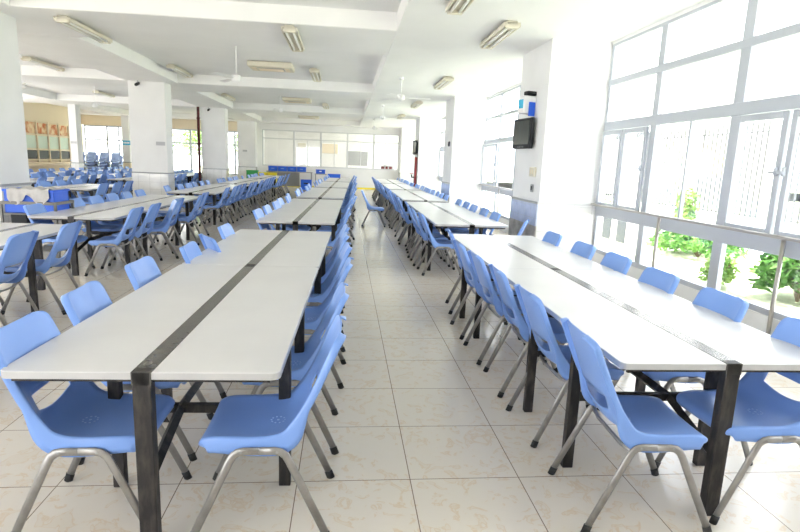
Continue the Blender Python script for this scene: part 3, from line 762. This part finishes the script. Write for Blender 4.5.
# ------------------------------------------------------------------ outdoors
mb = MB(); mb.box((XW + .15, -15, -.4), (70, 60, -.12), 'lawn'); mb.box((XW + .12, -15, -.12), (5.3, 60, -.03), 'paving'); mb.box((8.8, -15, -.12), (10.6, 60, -.08), 'paving')
struct(mb.build('ground'), 'sunlit lawn and pale path outside the windows')
mb = MB(); mb.box((-70, YB + 5.2, -.4), (70, 90, -.12), 'lawn'); mb.box((-70, -40, -.4), (XL - .3, YB + 5.2, -.12), 'paving'); mb.box((XL - .3, -40, -.4), (XW + .15, YN, -.12), 'paving'); struct(mb.build('ground_behind'), 'sunlit lawn behind the hall and unseen paving added to bounce light')  # paving at the side and rear is unseen, added to bounce light
def leaves(mb, c, rad, n, sz, m):
    k = mb.mi(m)
    for _ in range(n):
        th, ph = random.uniform(0, 2 * PI), math.acos(random.uniform(-.6, 1)); rr = random.uniform(.55, 1)
        rr *= 1 + .22 * math.sin(3 * th + c[1]) * math.sin(4 * ph)
        p = Vector((c[0] + rad[0] * rr * math.sin(ph) * math.cos(th), c[1] + rad[1] * rr * math.sin(ph) * math.sin(th), c[2] + rad[2] * rr * math.cos(ph)))
        d = Vector((random.gauss(0, 1), random.gauss(0, 1), random.gauss(0, .6))).normalized(); u = d.cross(Vector((random.gauss(0, 1), random.gauss(0, 1), random.gauss(0, 1)))).normalized()
        s = sz * random.uniform(.7, 1.4)
        vs = [mb.bm.verts.new(p + q) for q in (-d * s, u * s * .38, d * s, -u * s * .38)]
        f = mb.bm.faces.new(vs); f.material_index = k
def shrub(x, y, r, h, m, lab, n=1100, sz=.07, cat='shrub'):
    t = empty('leafy_shrub', (x, y, -.12)); tag(t, lab, cat)
    mb = MB()
    for i in range(5):
        a = i * 1.3; mb.tube([(0, 0, 0), (.2 * r * math.cos(a), .2 * r * math.sin(a), h * .4), (.55 * r * math.cos(a), .55 * r * math.sin(a), h * .75)], .018, 'bark', 6)
    mb.build('stem', t)
    mb = MB(); leaves(mb, (0, 0, h * .5), (r, r, h * .55), n, sz, m); leaves(mb, (.3 * r, .5 * r, h * .35), (r * .7, r * .7, h * .4), n // 3, sz, m); mb.build('foliage', t)
shrub(7.4, 10.7, .95, .62, 'leaf', 'dark leafy shrub on the lawn behind the nearest handrail post', 1700, .07)
shrub(6.35, 6.9, .55, .85, 'leaf', 'broad leaved dark shrub close outside the nearest window', 1500, .08)
shrub(5.75, 7.75, .26, .5, 'leaf2', 'pale green low shrub outside beside the rock', 700, .045)
shrub(8.9, 13.6, .3, 1.35, 'leaf2', 'slender light green shrub showing just above the handrail', 700, .07)
shrub(7.3, 12.9, .55, .7, 'leaf2', 'pale shrub on the lawn beside the low utility cabinet', 900, .07)
shrub(8.3, 18.5, .9, .9, 'leaf2', 'light green shrub outside the bay past the television', 900, .09)
mb = MB(); mb.sphere((5.60, 7.1, .0), .17, 'paving', 2, (1, .7, .8))
for v in mb.bm.verts: v.co += Vector((random.uniform(-.02, .02),) * 3)
tag(mb.build('rock'), 'pale rock on the lawn among the shrubs', 'rock')
t = empty('utility_cabinet', (6.5, 12.2, -.12)); tag(t, 'pale low utility cabinet with two grey doors outside the first window', 'cabinet')
mb = MB(); mb.box((-.25, -.75, 0), (.35, .75, .82), 'stucco', .02); mb.build('body', t)
for q in (-.38, .32): mb = MB(); mb.box((-.27, q - .2, .12), (-.249, q + .2, .72), 'bwin', .01); mb.build('door', t)
def fence(x, y0, y1, lab):
    t = empty('iron_fence', (x, y0, -.12)); tag(t, lab, 'fence')
    n = int((y1 - y0) / .22)
    mb = MB()
    for z in (.55, 3.0): mb.box((-.02, 0, z - .02), (.02, y1 - y0, z + .02), 'iron')
    mb.build('rail', t)
    mb = MB()
    for i in range(n):
        if i % 16 == 0: continue
        mb.box((-.018, i * .22 - .018, .5), (.018, i * .22 + .018, 3.15), 'iron'); mb.tube([(0, i * .22, 3.15), (0, i * .22, 3.2), (0, i * .22, 3.3)], .03, 'iron', 4)
    o = mb.build('pickets', t)
    for i in range(0, n, 16):
        mb = MB(); mb.box((-.12, i * .22 - .12, 0), (.12, i * .22 + .12, 3.05), 'stucco', .01); mb.box((-.16, i * .22 - .16, 3.05), (.16, i * .22 + .16, 3.16), 'stucco', .01); mb.build('post', t)
fence(12.0, 4, 34, 'iron picket fence with pale posts beyond the lawn')
def building(x0, x1, y0, y1, h, lab, m='stucco'):
    t = empty('building', ((x0 + x1) / 2, (y0 + y1) / 2, -.12)); tag(t, lab, 'building')
    w, d = (x1 - x0) / 2, (y1 - y0) / 2
    mb = MB(); mb.box((-w, -d, 0), (w, d, h), m); mb.build('walls', t)
    mb = MB(); mb.box((-w - .3, -d - .3, h), (w + .3, d + .3, h + .3), m); mb.build('roof', t)
    for k in range(int(h // 3)):
        for i in range(int(2 * d // 3)):
            yy = -d + 1.6 + 3 * i
            if not (k == 1 and i in (1, 2)): continue
            mb = MB(); mb.box((-w - .03, yy - .6, k * 3 + 1), (-w + .02, yy + .6, k * 3 + 2.4), 'bwin'); mb.box((-w - .05, yy - .68, k * 3 + .9), (-w - .02, yy + .68, k * 3 + 1), 'white'); mb.build('window', t)
building(20, 26, 32, 52, 9, 'pale low building beyond the iron fence')
for i, (x, y, s, lab) in enumerate(((-13.2, 40, 1.6, 'tree outside the end window beside the tan pillar'), (-9.6, 38.5, 1.5, 'tree outside the hall end windows'), (-6.4, 41, 1.7, 'tree outside seen beside the red pipe pillar'))):
    t = empty('garden_tree', (x, y, -.12)); tag(t, lab, 'tree')
    mb = MB(); mb.tube([(0, 0, 0), (.1, 0, 1.2), (0, .1, 2.2)], .12, 'bark', 8); mb.build('trunk', t)
    mb = MB(); leaves(mb, (0, 0, 2.4), (s, s, 1.3), 1500, .13, 'leaf2'); mb.build('foliage', t)

# ------------------------------------------------------------------ light
w = bpy.data.worlds.new('world'); bpy.context.scene.world = w; w.use_nodes = True
nt = w.node_tree; bg = nt.nodes['Background']
bg.inputs[0].default_value = (.92, .96, 1, 1); bg.inputs[1].default_value = 3.6
sun = bpy.data.lights.new('sun', 'SUN'); sun.energy = 9; sun.angle = .01; sun.color = (1, .96, .9)
so = bpy.data.objects.new('sun', sun); C.objects.link(so); so.rotation_euler = Vector((.42, .12, -1)).to_track_quat('-Z', 'Y').to_euler()
def portal(loc, rot, sx, sy):
    l = bpy.data.lights.new('sky_portal', 'AREA'); l.shape = 'RECTANGLE'; l.size = sx; l.size_y = sy; l.cycles.is_portal = True
    o = bpy.data.objects.new('sky_portal', l); C.objects.link(o); o.location = loc; o.rotation_euler = rot
for a, b in ((.8, 8.5), (9.8, 15.9), (17.3, 23.4), (24.8, 30.9)):
    portal((XW + .1, (a + b) / 2, 1.9), (0, PI / 2, 0), 3.2, b - a)
portal((-7.75, YN - .1, 1.5), (PI / 2, 0, 0), 9.5, 3.0)
portal((XL - .2, 10.5, 1.95), (0, -PI / 2, 0), 1.9, 27)
portal((-9.6, YB + .2, 1.75), (-PI / 2, 0, 0), 9.3, 2.4)

# ------------------------------------------------------------------ camera
cam = bpy.data.cameras.new('camera'); co = bpy.data.objects.new('camera', cam); C.objects.link(co)
f, pitch, roll, yaw = 547.23, .1865, .0392, .1035
cam.sensor_fit = 'HORIZONTAL'; cam.sensor_width = 36; cam.lens = 36 * f / 800; cam.clip_start = .05; cam.clip_end = 300
F = Vector((math.sin(yaw) * math.cos(pitch), math.cos(yaw) * math.cos(pitch), -math.sin(pitch)))
Rt = Vector((math.cos(yaw), -math.sin(yaw), 0)); Up = Rt.cross(F)
c_, s_ = math.cos(roll), math.sin(roll)
R2 = Rt * c_ + Up * s_; U2 = -Rt * s_ + Up * c_
co.matrix_world = Matrix(((R2.x, U2.x, -F.x, 0), (R2.y, U2.y, -F.y, 0), (R2.z, U2.z, -F.z, 1.5895), (0, 0, 0, 1)))
sc = bpy.context.scene; sc.camera = co
sc.view_settings.view_transform = 'Standard'; sc.view_settings.exposure = 1.05
sc.cycles.max_bounces = 10; sc.cycles.diffuse_bounces = 7; sc.cycles.transparent_max_bounces = 12; sc.cycles.sample_clamp_indirect = 6
print('chairs', N_CHAIR)
